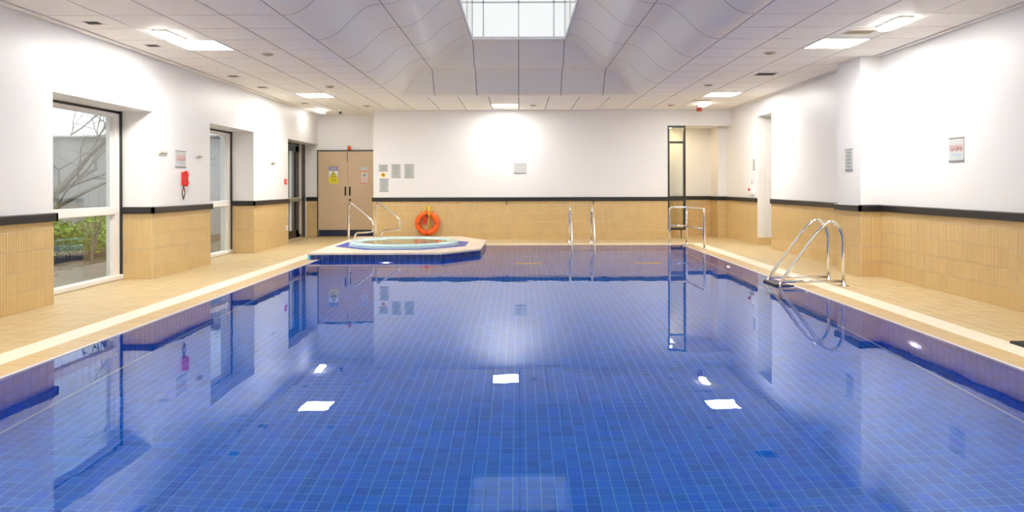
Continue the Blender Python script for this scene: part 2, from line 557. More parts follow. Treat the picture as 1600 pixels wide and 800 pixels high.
def pool_lamp(p, axis, sign, label):
    e = empty('pool_lamp', p)
    MB().lathe([(0.0, 0.0), (0.135, 0.0), (0.135, 0.012), (0.115, 0.022), (0.092, 0.016), (0.092, 0.006)], (0, 0, 0), axis, 24, sign).build('trim_ring', M_LIP, e)
    MB().lathe([(0.088, 0.008), (0.086, 0.016), (0.05, 0.024), (0.0, 0.025)], (0, 0, 0), axis, 20, sign).build('lens', M_POOLHALO, e)
    MB().lathe([(0.048, 0.024), (0.04, 0.029), (0.0, 0.031)], (0, 0, 0), axis, 16, sign).build('bulb', M_POOLGLOW, e)
    tag(e, label, 'pool light', 'underwater pool lights')
    return e


pool_lamp((PX - .004, 5.89, -.52), 'x', -1, 'glowing round underwater light in the pool wall near the black mat')
pool_lamp((PX - .004, 11.13, -.53), 'x', -1, 'glowing round underwater light in the pool wall near the far corner railing')

# ================================================================== WALLS
ZT = 3.25
wl = MB()
for a, b in ((YN, 7.36), (9.35, 11.10), (12.93, 14.85)):
    wl.box(XL - .62, XL, a, b, -.3, ZT)
for a, b in ((7.36, 9.35), (11.10, 12.93), (14.85, YA)):
    wl.box(XL - .62, XL, a, b, HEAD, ZT)
wall_left = struct(wl.build('wall_left', M_WALL), 'white wall with window recesses above tan tiles, beside the phone', 'wall')
wb = MB()
wb.box(-3.36, 3.43, YB, YB + .2, -.3, ZT); wb.box(3.43, XR, YB, YB + .2, 2.61, ZT)
wb.box(-3.36, -3.16, YB + .2, YA, -.3, ZT)
wb.box(XL - .62, -3.16, YA, YA + .2, -.3, ZT)
wb.box(1.8, XR + .5, YA, YA + .2, -.3, ZT); wb.box(1.8, 2.0, YB + .2, YA, -.3, ZT)
wb.box(4.69, XR, 16.4, YA, -.3, 2.62); wb.box(2.0, XR, YB + .2, YA, 2.62, ZT)
wall_back = struct(wb.build('wall_back', M_WALL), 'white end wall with tan tiles behind the lifebuoy', 'wall')
wr = MB()
wr.box(XR, XR + .5, YN, 13.5, -.3, ZT); wr.box(XR, XR + .5, 14.3, YA, -.3, ZT); wr.box(XR, XR + .5, 13.5, 14.3, 2.64, ZT)
wr.box(XR + .5, XR + 1.6, 13.3, 13.5, -.3, ZT); wr.box(XR + .5, XR + 1.6, 14.3, 14.5, -.3, ZT)
wr.box(XR + 1.4, XR + 1.6, 13.5, 14.3, -.3, ZT); wr.box(XR + .5, XR + 1.4, 13.5, 14.3, 2.64, ZT)
wall_right = struct(wr.build('wall_right', M_WALL), 'long white wall with tan tiles opposite the windows', 'wall')
pillar = struct(MB().box(4.62, XR, 9.41, 10.10, -.3, ZT).build('wall_pillar', M_WALL), 'white square pillar with tan tiled foot against the long wall', 'pillar')
struct(MB().box(XL - .62, XR + .5, YN - .2, YN, -.3, ZT).build('wall_front', M_WALL), 'plain white wall behind the viewer', 'wall')

# ribbed tan wall tiles
TW, TH, TT = 0.146, 0.2, 0.006


def ribbed(w, h):
    m = MB(); pts = []; x0 = -w / 2 + .002; x1 = w / 2 - .002; k = 4; rw = (x1 - x0) / k
    for i in range(k):
        a = x0 + i * rw; b = a + rw
        pts += [(a + (0.0022 if i else 0), -TT), (b - (0.0022 if i < k - 1 else 0), -TT)]
        if i < k - 1:
            pts += [(b - .0004, -TT + .0022), (b + .0004, -TT + .0022)]
    z0, z1 = .002, h - .002
    n = len(pts)
    m.v = [(x, y, z0) for x, y in pts] + [(x, y, z1) for x, y in pts]
    for i in range(n - 1):
        m.f.append((i, i + 1, n + i + 1, n + i)); m.s.append(False)
    q = len(m.v)
    m.v += [(x0, 0, z0), (x1, 0, z0), (x0, 0, z1), (x1, 0, z1)]
    m.f += [(q, 0, n, q + 2), (n - 1, q + 1, q + 3, 2 * n - 1), (q + 2, n, 2 * n - 1, q + 3), (0, q, q + 1, n - 1)]; m.s += [False] * 4
    return m


RIB = ribbed(TW, TH).raw('wall_tile', M_TAN)
RIBSHORT = ribbed(TW, DADO0 - 0.8).raw('wall_tile_cut', M_TAN)


def tile_run(parent, start, rz, length, joined=False):
    n = max(1, round(length / TW)); p = length / n
    ax = Vector((math.cos(rz), math.sin(rz), 0)); mb = MB()
    for i in range(n):
        c = Vector((start[0], start[1], 0)) + ax * ((i + .5) * p)
        for r in range(5):
            if joined:
                t = ribbed(p, TH if r < 4 else DADO0 - .8)
                mtx = Matrix.Translation((c.x, c.y, r * TH)) @ Matrix.Rotation(rz, 4, 'Z')
                k = len(mb.v); mb.v += [tuple(mtx @ Vector(v)) for v in t.v]
                mb.f += [tuple(k + q for q in f) for f in t.f]; mb.s += t.s
            else:
                put('wall_tile', RIB if r < 4 else RIBSHORT, parent, (c.x, c.y, r * TH), rz, (p / TW, 1, 1))
    if joined:
        o = mb.build('wall_tiles', M_TAN, parent, raw=True); o['kind'] = 'stuff'


HP = math.pi / 2
tile_run(wall_left, (XL, YN), HP, 8.9, True)
tile_run(wall_left, (XL, YN + 8.9), HP, 7.36 - YN - 8.9)
tile_run(wall_left, (XL, 9.35), HP, 1.75); tile_run(wall_left, (XL, 12.93), HP, 1.92)
tile_run(wall_left, (XG + .06, 9.35), 0, XL - XG - .06)
tile_run(wall_left, (XG + .06, 12.93), 0, XL - XG - .06)
tile_run(wall_back, (XG + .17, YA), 0, XL - XG - .17)
for y in (7.36, 11.10, 14.85):          # near sides of the recesses
    tile_run(wall_left, (XL, y), math.pi, XL - XG - .06, True)
tile_run(wall_back, (-3.36, YB), 0, 6.79)
tile_run(wall_back, (-3.36, YA - .05), -HP, .95, True)
tile_run(wall_right, (XR, 6.1), -HP, 6.1 - YN, True)
tile_run(wall_right, (XR, 9.41), -HP, 9.41 - 6.1)
tile_run(pillar, (4.62, 9.41), 0, .28); tile_run(pillar, (4.62, 10.10), -HP, .69)
tile_run(pillar, (4.90, 10.10), math.pi, .28, True)
tile_run(wall_right, (XR, 13.5), -HP, 3.4)
tile_run(wall_right, (XR, 16.4), -HP, 2.1)
tile_run(wall_back, (4.69, 16.4), 0, .21); tile_run(wall_back, (4.69, YA), -HP, .65); tile_run(wall_back, (2.0, YA), 0, 2.69)

# white tiles on the doorway reveal, tan skirting under them
WT = 0.155
wm = MB().box(-WT / 2 + .0015, WT / 2 - .0015, -.008, 0, .0015, WT - .0015).mesh('white_tile', mat('white_tile', (0.82, 0.80, 0.76), rough=.2, var=.02))
for i in range(4):
    for k in range(16):
        put('white_tile', wm, wall_right, (XR + (i + .5) * WT, 14.3, .16 + k * WT))
sk = MB().box(XR, XR + .62, 14.285, 14.3, 0, .158).build('skirting_tile', M_TAN, wall_right)

# black dado rails
RP = 0.034


def rail(name, boxes, label):
    m = MB()
    for x0, x1, y0, y1 in boxes:
        ax = 'y' if (y1 - y0) > (x1 - x0) else 'x'
        m.bev(x0, x1, y0, y1, DADO0, DADO1, .009, ax)
    return struct(m.build(name, M_DADO), label, 'dado rail')


rail('trim_1', [(XL, XL + RP, YN, 7.36 + .03), (XG + .06, XL + RP, 7.36, 7.36 + RP)], 'black dado rail on the wall before the garden window')
rail('trim_2', [(XL, XL + RP, 9.35 - RP, 11.10 + RP), (XG + .06, XL + RP, 9.35 - RP, 9.35), (XG + .06, XL + RP, 11.1, 11.1 + RP)], 'black dado rail under the red phone')
rail('trim_3', [(XL, XL + RP, 12.93 - RP, 14.85), (XG + .06, XL + RP, 12.93 - RP, 12.93)], 'black dado rail between second window and glazed door')
rail('trim_4', [(XG + .17, XL, YA - RP, YA)], 'short black dado rail beside the beige double doors')
rail('trim_5', [(-3.36 - RP, 3.43, YB - RP, YB)], 'long black dado rail above the lifebuoy')
rail('trim_6', [(XR - RP, XR, YN, 9.41), (4.62 - RP, XR, 9.41 - RP, 9.41), (4.62 - RP, 4.62, 9.41 - RP, 10.1 + RP)], 'black dado rail wrapping the pillar and the nearest wall')
rail('trim_7', [(XR - RP, XR, 10.1, 13.5)], 'black dado rail between pillar and narrow doorway')
rail('trim_8', [(XR - RP, XR, 14.3, 16.4), (4.69 - RP, XR, 16.4 - RP, 16.4), (4.69 - RP, 4.69, 16.4, YA), (2.0, 4.69, YA - RP, YA)], 'black dado rail running round the warm-lit alcove')

# ================================================================== CEILING
cl = MB()
LIGHTS = [(-3.9, 8.55), (-3.9, 13.35), (-0.3, 15.15), (3.9, 13.35), (3.9, 8.55), (-3.9, 3.75), (3.9, 3.75), (-3.9, -1.05), (3.9, -1.05)]
CX, CY0, CY1 = 2.4, 1.35, 13.5
xcuts = sorted({XL, -CX, CX, XR} | {v for a, b in LIGHTS for v in (a - .286, a + .286)})
ycuts = sorted({YN, YA, CY0, CY1} | {v for a, b in LIGHTS for v in (b - .286, b + .286)})
for xa_, xb_ in zip(xcuts, xcuts[1:]):
    for ya_, yb_ in zip(ycuts, ycuts[1:]):
        xm, ym = (xa_ + xb_) / 2, (ya_ + yb_) / 2
        if abs(xm) < CX and CY0 < ym < CY1:
            continue
        if any(abs(xm - a) < .286 and abs(ym - b) < .286 for a, b in LIGHTS):
            cl.box(xa_, xb_, ya_, yb_, HC + .13, ZT)
        else:
            cl.box(xa_, xb_, ya_, yb_, HC + .012, ZT)
ceiling = struct(cl.build('ceiling', M_CEILGAP), 'white suspended tile ceiling with a raised skylight cove', 'ceiling')
U = 0.6; GJ = 0.009
tm = MB().box(-U / 2 + GJ, U / 2 - GJ, -U / 2 + GJ, U / 2 - GJ, HC, HC + .013).mesh('ceiling_tile', M_CEIL)
rest = MB()
k = 0
while YB - (k + 1) * U > YN - .01:
    yc = YB - (k + .5) * U
    for i in range(-8, 8):
        xc = (i + .5) * U
        if abs(xc) < CX and CY0 < yc < CY1 + 0.1:
            continue
        if any(abs(xc - a) < .1 and abs(yc - b) < .1 for a, b in LIGHTS):
            continue
        if yc > 5.8:
            put('ceiling_tile', tm, ceiling, (xc, yc, 0))
        else:
            rest.box(xc - U / 2 + GJ, xc + U / 2 - GJ, yc - U / 2 + GJ, yc + U / 2 - GJ, HC, HC + .013)
    for x0, x1 in ((XL, -4.8 - GJ), (4.8 + GJ, XR)):
        rest.box(x0 + .012, x1 - .012, yc - U / 2 + GJ, yc + U / 2 - GJ, HC - .006, HC + .013)
    k += 1
for x0, x1 in ((XL, -4.8), (-4.8, -4.2), (-4.2, -3.6), (-3.6, -3.36)):
    for y0, y1 in ((YB, YB + .6), (YB + .6, YA)):
        rest.box(x0 + GJ, x1 - GJ, y0 + GJ, y1 - GJ, HC, HC + .013)
rest.box(-CX + .01, CX - .01, CY1 + .0, CY1 + .15 - GJ, HC, HC + .013)
rest.build('edge_tiles', M_CEIL, ceiling)['kind'] = 'stuff'

# two stepped cove profile round the skylight
PROF = [((2.40, 0.0, HC), (1.62, 0.60, EYE + 2.15)), ((1.62, 0.60, EYE + 2.15), (0.81, 1.36, EYE + 2.56))]


def prof(step, t):
    (x0, i0, z0), (x1, i1, z1) = PROF[step]
    e = t ** 3 * (t * (6 * t - 15) + 10)
    return x0 + (x1 - x0) * t, i0 + (i1 - i0) * t, z0 + (z1 - z0) * e


YJ = [11.85 - 1.2 * i for i in range(8)]
g = .006


def cove_panel(fn, name='cove_panel', nu=2, nv=14):
    MB().grid(fn, nu, nv).build(name, M_COVE, ceiling)


for step in (0, 1):
    t0, t1 = (.006, .994)
    for s in (-1, 1):
        for q in range(len(YJ) + 1):
            def fn(u, v, s=s, q=q, step=step):
                t = t0 + (t1 - t0) * v; x, inn, z = prof(step, t)
                hi = (CY1 - inn) if q == 0 else YJ[q - 1] - g
                lo = (CY0 + inn) if q == len(YJ) else YJ[q] + g
                return (s * x, lo + (hi - lo) * u, z)
            cove_panel(fn)
    cuts = [-1.62, -.81, 0, .81, 1.62] if step == 0 else [-.81, 0, .81]
    for end in (0, 1):
        lims = [None] + cuts + [None]
        for q in range(len(lims) - 1):
            a, b = lims[q], lims[q + 1]

            def fn(u, v, a=a, b=b, end=end, step=step):
                t = t0 + (t1 - t0) * v; x, inn, z = prof(step, t)
                xa = -x if a is None else max(a + g, -x); xb = x if b is None else min(b - g, x)
                y = CY1 - inn if end == 0 else CY0 + inn
                return (xa + (xb - xa) * u, y, z)
            cove_panel(fn)
bk = MB()
for step in (0, 1):
    for s in (-1, 1):
        def fn(u, v, s=s, step=step):
            x, inn, z = prof(step, v); return (s * x, (CY0 + inn) + (CY1 - CY0 - 2 * inn) * u, z + .03)
        bk.grid(fn, 1, 14)
    for end in (0, 1):
        def fn(u, v, end=end, step=step):
            x, inn, z = prof(step, v); return (-x + 2 * x * u, (CY1 - inn) + .012 if end == 0 else CY0 + inn - .012, z + .03)
        bk.grid(fn, 1, 14)
bk.build('cove_backing', M_CEILGAP, ceiling)  # dark sheet added behind the panels so sky light cannot leak through joints

# skylight lantern
SX, SY0, SY1, SZ = .81, CY0 + 1.36, CY1 - 1.36, EYE + 2.56
sky = struct(empty('window_3', (0, (SY0 + SY1) / 2, SZ)), 'bright glazed skylight lantern above the pool', 'skylight')
sky_off = Vector(sky.location)


def sk_put(mb, name, m):
    o = mb.build(name, m, sky); o.location = -sky_off
    return o


B = .012
sk_put(MB().box(-SX - .03, SX + .03, SY1 - .0, SY1 + .03, SZ - .02, SZ + .03).box(-SX - .03, SX + .03, SY0 - .03, SY0, SZ - .02, SZ + .03)
       .box(-SX - .03, -SX, SY0, SY1, SZ - .02, SZ + .03).box(SX, SX + .03, SY0, SY1, SZ - .02, SZ + .03), 'kerb_frame', M_GREYFRAME)
Z1, Z2, Z3 = EYE + 3.19, EYE + 3.80, EYE + 4.35
xs = [-SX, -.615, 0, .615, SX]
for Y in (SY0, SY1):
    for x in xs:
        sk_put(MB().box(x - B, x + B, Y - B, Y + B, SZ, Z2), 'glazing_bar', M_GREYFRAME)
    for z in (Z1, Z2):
        sk_put(MB().box(-SX, SX, Y - B, Y + B, z - B, z + B), 'glazing_bar', M_GREYFRAME)
    for a, b in zip(xs, xs[1:]):
        for z0, z1 in ((SZ + .03, Z1), (Z1, Z2)):
            sk_put(MB().box(a + B, b - B, Y - .004, Y + .004, z0, z1), 'pane', M_ROOFGLASS)
    sk_put(MB().poly([(-SX, Y, Z2), (SX, Y, Z2), (0, Y, Z3)]), 'pane', M_ROOFGLASS)
ns = 8; stp = (SY1 - SY0) / ns
for s in (-1, 1):
    sk_put(MB().box(s * SX - B, s * SX + B, SY0, SY1, Z2 - B, Z2 + B), 'glazing_bar', M_GREYFRAME)
    for i in range(ns):
        y0, y1 = SY0 + i * stp, SY0 + (i + 1) * stp
        if i:
            sk_put(MB().box(s * SX - B, s * SX + B, y0 - B, y0 + B, SZ, Z2), 'glazing_bar', M_WHITEFRAME)
        sk_put(MB().box(s * SX - .004, s * SX + .004, y0 + B, y1 - B, SZ + .03, Z2), 'pane', M_ROOFGLASS)
        sk_put(MB().poly([(s * SX, y0 + B, Z2), (s * SX, y1 - B, Z2), (0, y1 - B, Z3), (0, y0 + B, Z3)]), 'pane', M_ROOFGLASS)

# ================================================================== CEILING FITTINGS
def ceiling_panel(x, y, label):
    e = empty('ceiling_light', (x, y, HC))
    h, k, r = .293, .275, .012
    sq = lambda q: [(-q, -q), (q, -q), (q, q), (-q, q)]
    MB().ring(sq(k), sq(h), -.006, .012).build('frame', M_WHITE, e)
    MB().box(-k, k, -k, k, .004, .022).build('housing', M_WHITE, e)
    MB().box(-k + .004, k - .004, -k + .004, k - .004, -.003, .004).build('diffuser', M_PANELDIM if abs(x) < 1 else M_PANELSOFT if (3 < y < 9 and x > 0) else M_PANEL, e)
    tag(e, label, 'ceiling light', 'square ceiling lights')


for (x, y), l in zip(LIGHTS, [
        'square glowing ceiling light above the window wall, the nearer one in view',
        'square glowing ceiling light above the window wall, in front of the glazed door',
        'square glowing ceiling light by the middle of the end wall',
        'square glowing ceiling light before the warm-lit alcove',
        'square glowing ceiling light near the white pillar',
        'square ceiling light above the window wall level with the near deck', 'square ceiling light above the plain wall level with the near deck',
        'square ceiling light in the corner behind the viewer on the window side', 'square ceiling light in the corner behind the viewer on the mat side']):
    ceiling_panel(x, y, l)


def bulkhead(x, y, w, l, label):
    e = empty('emergency_light', (x, y, HC))
    MB().bev(-w / 2, w / 2, -l / 2, l / 2, -.02, 0, .02).build('base', M_WHITE, e)
    p = MB().bev(-w / 2 + .01, w / 2 - .01, -l / 2 + .01, l / 2 - .01, -.05, -.02, .03)
    p.build('diffuser', M_SMALLGLOW, e)
    tag(e, label, 'emergency light', 'small emergency lights')


bulkhead(4.0, 7.4, .17, .50, 'small bright emergency light with clipped corners beside the square vent')
bulkhead(3.95, 14.85, .16, .50, 'small bright emergency light beside the red alarm sounder')
bulkhead(-3.98, 7.93, .17, .50, 'small bright emergency light touching the nearer square light on window side')
bulkhead(-4.55, 15.9, .16, .50, 'small bright emergency light in the ceiling corner above the glazed door')


def vent(x, y, w, l, label, group, m=M_VENT, slats=3):
    e = empty('ceiling_vent', (x, y, HC))
    MB().ring([(-w / 2, -l / 2), (w / 2, -l / 2), (w / 2, l / 2), (-w / 2, l / 2)], [(-w / 2 - .012, -l / 2 - .012), (w / 2 + .012, -l / 2 - .012), (w / 2 + .012, l / 2 + .012), (-w / 2 - .012, l / 2 + .012)], -.006, 0).build('frame', M_CEIL, e)
    MB().box(-w / 2, w / 2, -l / 2, l / 2, -.001, 0).build('opening', M_BLACK if m is M_VENT else m, e)
    for i in range(slats):
        y0 = -l / 2 + (i + .5) * l / slats
        MB().box(-w / 2, w / 2, y0 - .008, y0 + .008, -.005, -.002).build('slat', m, e)
    tag(e, label, 'vent', group)


for i, (y, t) in enumerate(((7.36, 'nearest the viewer'), (8.56, 'level with the nearer square light'), (10.97, 'between the two garden windows'),
                            (12.2, 'above the second window'), (14.6, 'above the glazed door'))):
    vent(-4.5, y, .15, .14, 'small dark ceiling vent above the window wall, ' + t, 'small vents along the window wall')
vent(3.87, 7.9, .30, .20, 'square ceiling vent between square light and emergency light', 'larger vents opposite the windows', M_VENTPALE, 4)
vent(3.87, 10.9, .30, .26, 'dark square ceiling vent beyond the pillar', 'larger vents opposite the windows', M_VENT, 4)
vent(3.75, 14.25, .36, .16, 'narrow ceiling vent between square light and alarm sounder', 'larger vents opposite the windows', M_VENTPALE, 3)


def detector(x, y, label):
    e = empty('ceiling_speaker', (x, y, HC))
    MB().lathe([(.075, 0), (.075, -.008), (.06, -.012), (.0, -.012)], (0, 0, 0), 'z', 20).build('bezel', mat('speaker_bezel', (.55, .50, .45), rough=.5), e)
    MB().lathe([(.05, -.012), (.045, -.020), (.0, -.022)], (0, 0, 0), 'z', 16).build('grille', M_VENTPALE, e)
    tag(e, label, 'ceiling speaker', 'round ceiling discs')


detector(-3.3, 9.14, 'round disc fitting in the ceiling inboard of the nearer window-side light')
detector(-3.3, 12.15, 'round disc fitting in the ceiling before the far window-side light')
detector(-3.3, 15.1, 'round disc fitting in the ceiling above the grey notices')
detector(3.3, 9.14, 'round disc fitting in the ceiling inboard of the light near pillar')
detector(3.3, 12.1, 'round disc fitting in the ceiling beyond the dark square vent')
detector(3.3, 15.1, 'round disc fitting in the ceiling before the alcove screen')
detector(.31, 15.1, 'small dark disc fitting beside the middle ceiling light')

e = empty('security_camera', (-4.02, 15.75, HC))
MB().lathe([(.04, 0), (.04, -.02), (.015, -.03), (.015, -.06)], (0, 0, 0), 'z', 14).build('mount', M_WHITE, e)
MB().tube([(0, .05, -.07), (0, -.08, -.09)], .035, 14).build('body', M_WHITE, e)
MB().tube([(0, -.08, -.09), (0, -.10, -.094)], .03, 14).build('lens', M_BLACK, e)
tag(e, 'small white security camera under the ceiling before the double doors', 'camera')
e = empty('alarm_sounder', (3.98, 15.35, HC))
MB().lathe([(.05, 0), (.05, -.03), (.045, -.035)], (0, 0, 0), 'z', 16).build('base', M_RED, e)
MB().lathe([(.045, -.035), (.055, -.05), (.055, -.105), (.04, -.115), (0, -.115)], (0, 0, 0), 'z', 16).build('horn', mat('dark_red', (.30, .015, .01), rough=.4), e)
tag(e, 'dark red alarm sounder hanging from the ceiling by the alcove', 'alarm')

# ================================================================== WINDOWS AND DOORS
def window(name, y0, y1, label):
    w = struct(empty(name, (XG, (y0 + y1) / 2, 0)), label, 'window')
    off = -Vector(w.location)

    def part(mb, nm, m):
        o = mb.build(nm, m, w); o.location = off
        return o
    f = .11; x0, x1 = XG - .03, XG + .03
    part(MB().box(x0 - .02, x1 - .02, y0, y1, HEAD - .035, HEAD).box(x0 - .02, x1 + .02, y1 - .035, y1, .0, HEAD).box(x0 - .02, x1 - .02, y0, y0 + .03, 0, HEAD), 'gasket_frame', M_BLACKFRAME)
    part(MB().box(x0, x1, y0 + .03, y1 - .035, HEAD - .085, HEAD - .035), 'head_frame', M_WHITEFRAME)
    part(MB().box(x0, x1, y1 - .035 - f, y1 - .035, .07, HEAD - .085), 'side_frame', M_WHITEFRAME)
    part(MB().box(x0, x1, y0 + .03, y0 + .03 + f, .07, HEAD - .085), 'side_frame', M_WHITEFRAME)
    part(MB().bev(x0 - .01, x1 + .02, y0 + .03 + f, y1 - .035 - f, DADO0 - .005, DADO1 + .01, .008, 'y'), 'transom', M_WHITEFRAME)
    part(MB().bev(x0, x1 + .035, y0, y1, 0, .07, .012, 'y'), 'sill', M_WHITEFRAME)
    part(MB().box(XG - .016, XG - .008, y0 + .03 + f, y1 - .035 - f, DADO1, HEAD - .085), 'pane', M_GLASS)
    part(MB().box(XG - .016, XG - .008, y0 + .03 + f, y1 - .035 - f, .07, DADO0), 'pane', M_GLASS)
    part(MB().box(XG - .02, XG + .0, y1 - .035 - f - .05, y1 - .035 - f, .07, HEAD - .085), 'inner_bead', M_GREYFRAME)


window('window_1', 7.36, 9.35, 'tall white framed window looking on a green hedge and bare shrub')
window('window_2', 11.10, 12.93, 'tall white framed window with grey shed outside, beyond the red phone')

# glazed door in the last recess
d1 = struct(empty('door_1', (XG + .1, 15.9, 0)), 'black framed glazed door in the recess beside double doors', 'door')
off = -Vector(d1.location)


def dpart(mb, nm, m):
    o = mb.build(nm, m, d1); o.location = off
    return o


xa, xb = XG + .05, XG + .12
ya, yb = 14.85, 16.66
dpart(MB().box(xa, xb, ya, yb, HEAD - .06, HEAD).box(xa, xb, ya, ya + .06, 0, HEAD), 'door_frame', M_DARKFRAME)
dpart(MB().box(xa, xb + .03, yb, yb + .07, 0, HEAD), 'pale_jamb', mat('pale_jamb', (.62, .58, .52), rough=.4))
dpart(MB().box(xa, xb + .02, yb + .07, YA, 0, HEAD), 'black_jamb', M_BLACKFRAME)
lf = MB()
lf.box(xa + .02, xb - .01, ya + .07, ya + .19, .02, HEAD - .07); lf.box(xa + .02, xb - .01, yb - .24, yb - .01, .02, HEAD - .07)
lf.box(xa + .02, xb - .01, ya + .07, yb - .01, .02, .2); lf.box(xa + .02, xb - .01, ya + .07, yb - .01, HEAD - .2, HEAD - .07)
dpart(lf, 'leaf_frame', M_DARKFRAME)
dpart(MB().box(xa + .03, xa + .038, ya + .19, yb - .24, .2, HEAD - .2), 'pane', M_TINTGLASS)
dpart(MB().box(xa + .02, xb, ya + 1.18, ya + 1.23, .2, HEAD - .2), 'stile', M_GREYFRAME)
dpart(MB().bev(xb, xb + .06, ya + .1, yb - .03, .88, .97, .02, 'y'), 'push_bar', M_BRASS)
dpart(MB().box(xb - .005, xb + .03, yb - .05, yb + .03, .0, .1), 'floor_pivot', M_CHROME)
dpart(MB().box(xa + .04, xa + .043, ya + .62, ya + .98, 1.46, 1.66), 'green_reflection', M_GREEN)  # plate coloured to stand for a green sign's reflection in the glass
dpart(MB().box(xa + .043, xa + .045, ya + .68, ya + .74, 1.49, 1.63).box(xa + .043, xa + .045, ya + .80, ya + .92, 1.54, 1.58), 'reflection_marks', M_WHITE)  # white marks painted as part of that reflection

# beige double doors in the left alcove
d2 = struct(empty('door_2', (-4.17, YA - .03, 0)), 'pair of beige doors with navy kick plates and warning notices', 'door')
off2 = -Vector(d2.location)


def d2part(mb, nm, m, par=None):
    o = mb.build(nm, m, par or d2)
    if par is None:
        o.location = off2
    return o


DX0, DX1 = XL + .01, -3.40; DM = -4.19; DT = 2.085
fy = YA - .045
for a, b in ((DX0 + .012, DM - .003), (DM + .003, DX1 - .01)):
    leaf = d2part(MB().box(a, b, fy, YA - .005, .01, DT), 'leaf', M_DOOR)
    d2part(MB().box(a + .01, b - .01, fy - .004, fy, .015, .165), 'kick_plate', M_KICK, leaf)
    hx_ = DM - .055 if b < -4.1 else DM + .055
    d2part(MB().tube(fillet([(hx_, fy, 1.19), (hx_, fy - .04, 1.19), (hx_, fy - .04, 1.03), (hx_, fy, 1.03)], .02), .011, 8).box(hx_ - .02, hx_ + .02, fy - .005, fy, 1.0, 1.22), 'handle', M_BLACKFRAME, leaf)
    if b > -4.1:
        d2part(MB().lathe([(.025, 0), (.025, .012), (.012, .016), (0, .016)], (DM + .06, fy, .895), 'y', 14, -1), 'lock', M_BLACKFRAME, leaf)
    else:
        d2part(MB().box(DM - .012, DM + .002, fy - .006, fy, 1.83, DT - .02), 'bolt_plate', M_BLACKFRAME, leaf)
d2part(MB().box(DX0 - .01, DX1, fy - .012, YA, DT, DT + .03), 'head_trim', M_BLACKFRAME)
d2part(MB().box(DX0 - .01, DX0 + .01, fy - .012, YA, 0, DT), 'side_trim', M_BLACKFRAME)

# narrow glazed screen in the alcove opening
s1 = struct(empty('window_4', (3.63, YB + .06, 0)), 'narrow black framed glazed screen standing in the alcove opening', 'screen')
offs = -Vector(s1.location)


def spart(mb, nm, m):
    o = mb.build(nm, m, s1); o.location = offs
    return o


X0, X1 = 3.43, 3.845
spart(MB().box(X0, X0 + .045, YB, YB + .08, .2, 2.61), 'stile', M_BLACKFRAME)
spart(MB().box(X1 - .045, X1, YB, YB + .08, .2, 2.61), 'stile', M_BLACKFRAME)
for z0, z1 in ((2.565, 2.61), (2.20, 2.25), (.875, .975), (.2, .25)):
    spart(MB().box(X0 + .045, X1 - .045, YB, YB + .08, z0, z1), 'rail', M_BLACKFRAME)
for z0, z1 in ((2.25, 2.565), (.975, 2.20), (.25, .875)):
    spart(MB().box(X0 + .045, X1 - .045, YB + .036, YB + .044, z0, z1), 'pane', M_GLASS)
spart(MB().lathe([(.03, 0), (.03, .008), (.012, .012), (.012, .2)], (3.745, YB + .04, 0), 'z', 12), 'leg', M_CHROME)

# warm lamp inside the alcove
e = empty('alcove_downlight', (3.55, 16.62, 2.62))
MB().lathe([(.11, 0), (.11, -.012), (.09, -.016)], (0, 0, 0), 'z', 20).build('trim_ring', M_WHITE, e)
MB().lathe([(.09, -.016), (.085, -.02), (0, -.022)], (0, 0, 0), 'z', 20).build('lens', M_WARMGLOW, e)
tag(e, 'warm round downlight in the ceiling of the alcove', 'downlight')
vent(4.25, 16.55, .16, .10, 'small vent in the low ceiling of the alcove', 'larger vents opposite the windows', M_VENTPALE, 2)

# ================================================================== SPA
SPX, SPY = -2.22, 13.45
spa = tag(empty('spa_tub', (SPX, SPY, 0)), 'raised octagonal spa tub on a blue tiled platform in the pool corner', 'spa')
soff = Vector((-SPX, -SPY, 0))


def spart2(mb, nm, m, par=None, raw=False):
    o = mb.build(nm, m, par or spa, raw)
    if par is None:
        o.location = soff
    return o


TOP = .112
PLAT = [(-3.56, 11.72), (-1.315, 11.72), (-.70, 12.46), (-.69, 14.34), (-1.30, 15.45), (-3.56, 15.45)]
plat = spart2(MB().prism([(-PX + .01, 11.722), (-1.316, 11.722), (-.702, 12.461), (-.692, 14.33), (-.8, 14.35), (-PX + .01, 14.35)], PD, -.001)
              .prism(PLAT, .001, TOP - .03), 'platform', M_BLUEGROUT)
# cream top laid round the tub
OCT = lambda r, ph=math.pi / 8, n=8: [(SPX + r * math.cos(ph + 2 * math.pi * i / n), SPY + r * math.sin(ph + 2 * math.pi * i / n)) for i in range(n)]


def shrink(poly, d):
    cx = sum(p[0] for p in poly) / len(poly); cy = sum(p[1] for p in poly) / len(poly)
    return [(x + (1 if x > cx else -1) * d, y + (1 if y > cy else -1) * d) for x, y in poly]


spart2(MB().prism([(-3.57, 11.708), (-1.308, 11.708), (-.688, 12.455), (-.678, 14.34), (-1.29, 15.46), (-3.57, 15.46)], TOP - .03, TOP), 'top_slab', M_SPATOP)
# blue tiles on the front, chamfer and side faces
spt = MB().box(-.5, .5, -.006, .001, -.5, .5).mesh('spa_tile', M_DEEP)
Z_ROWS = [(.045, .072, TOP - .033)]


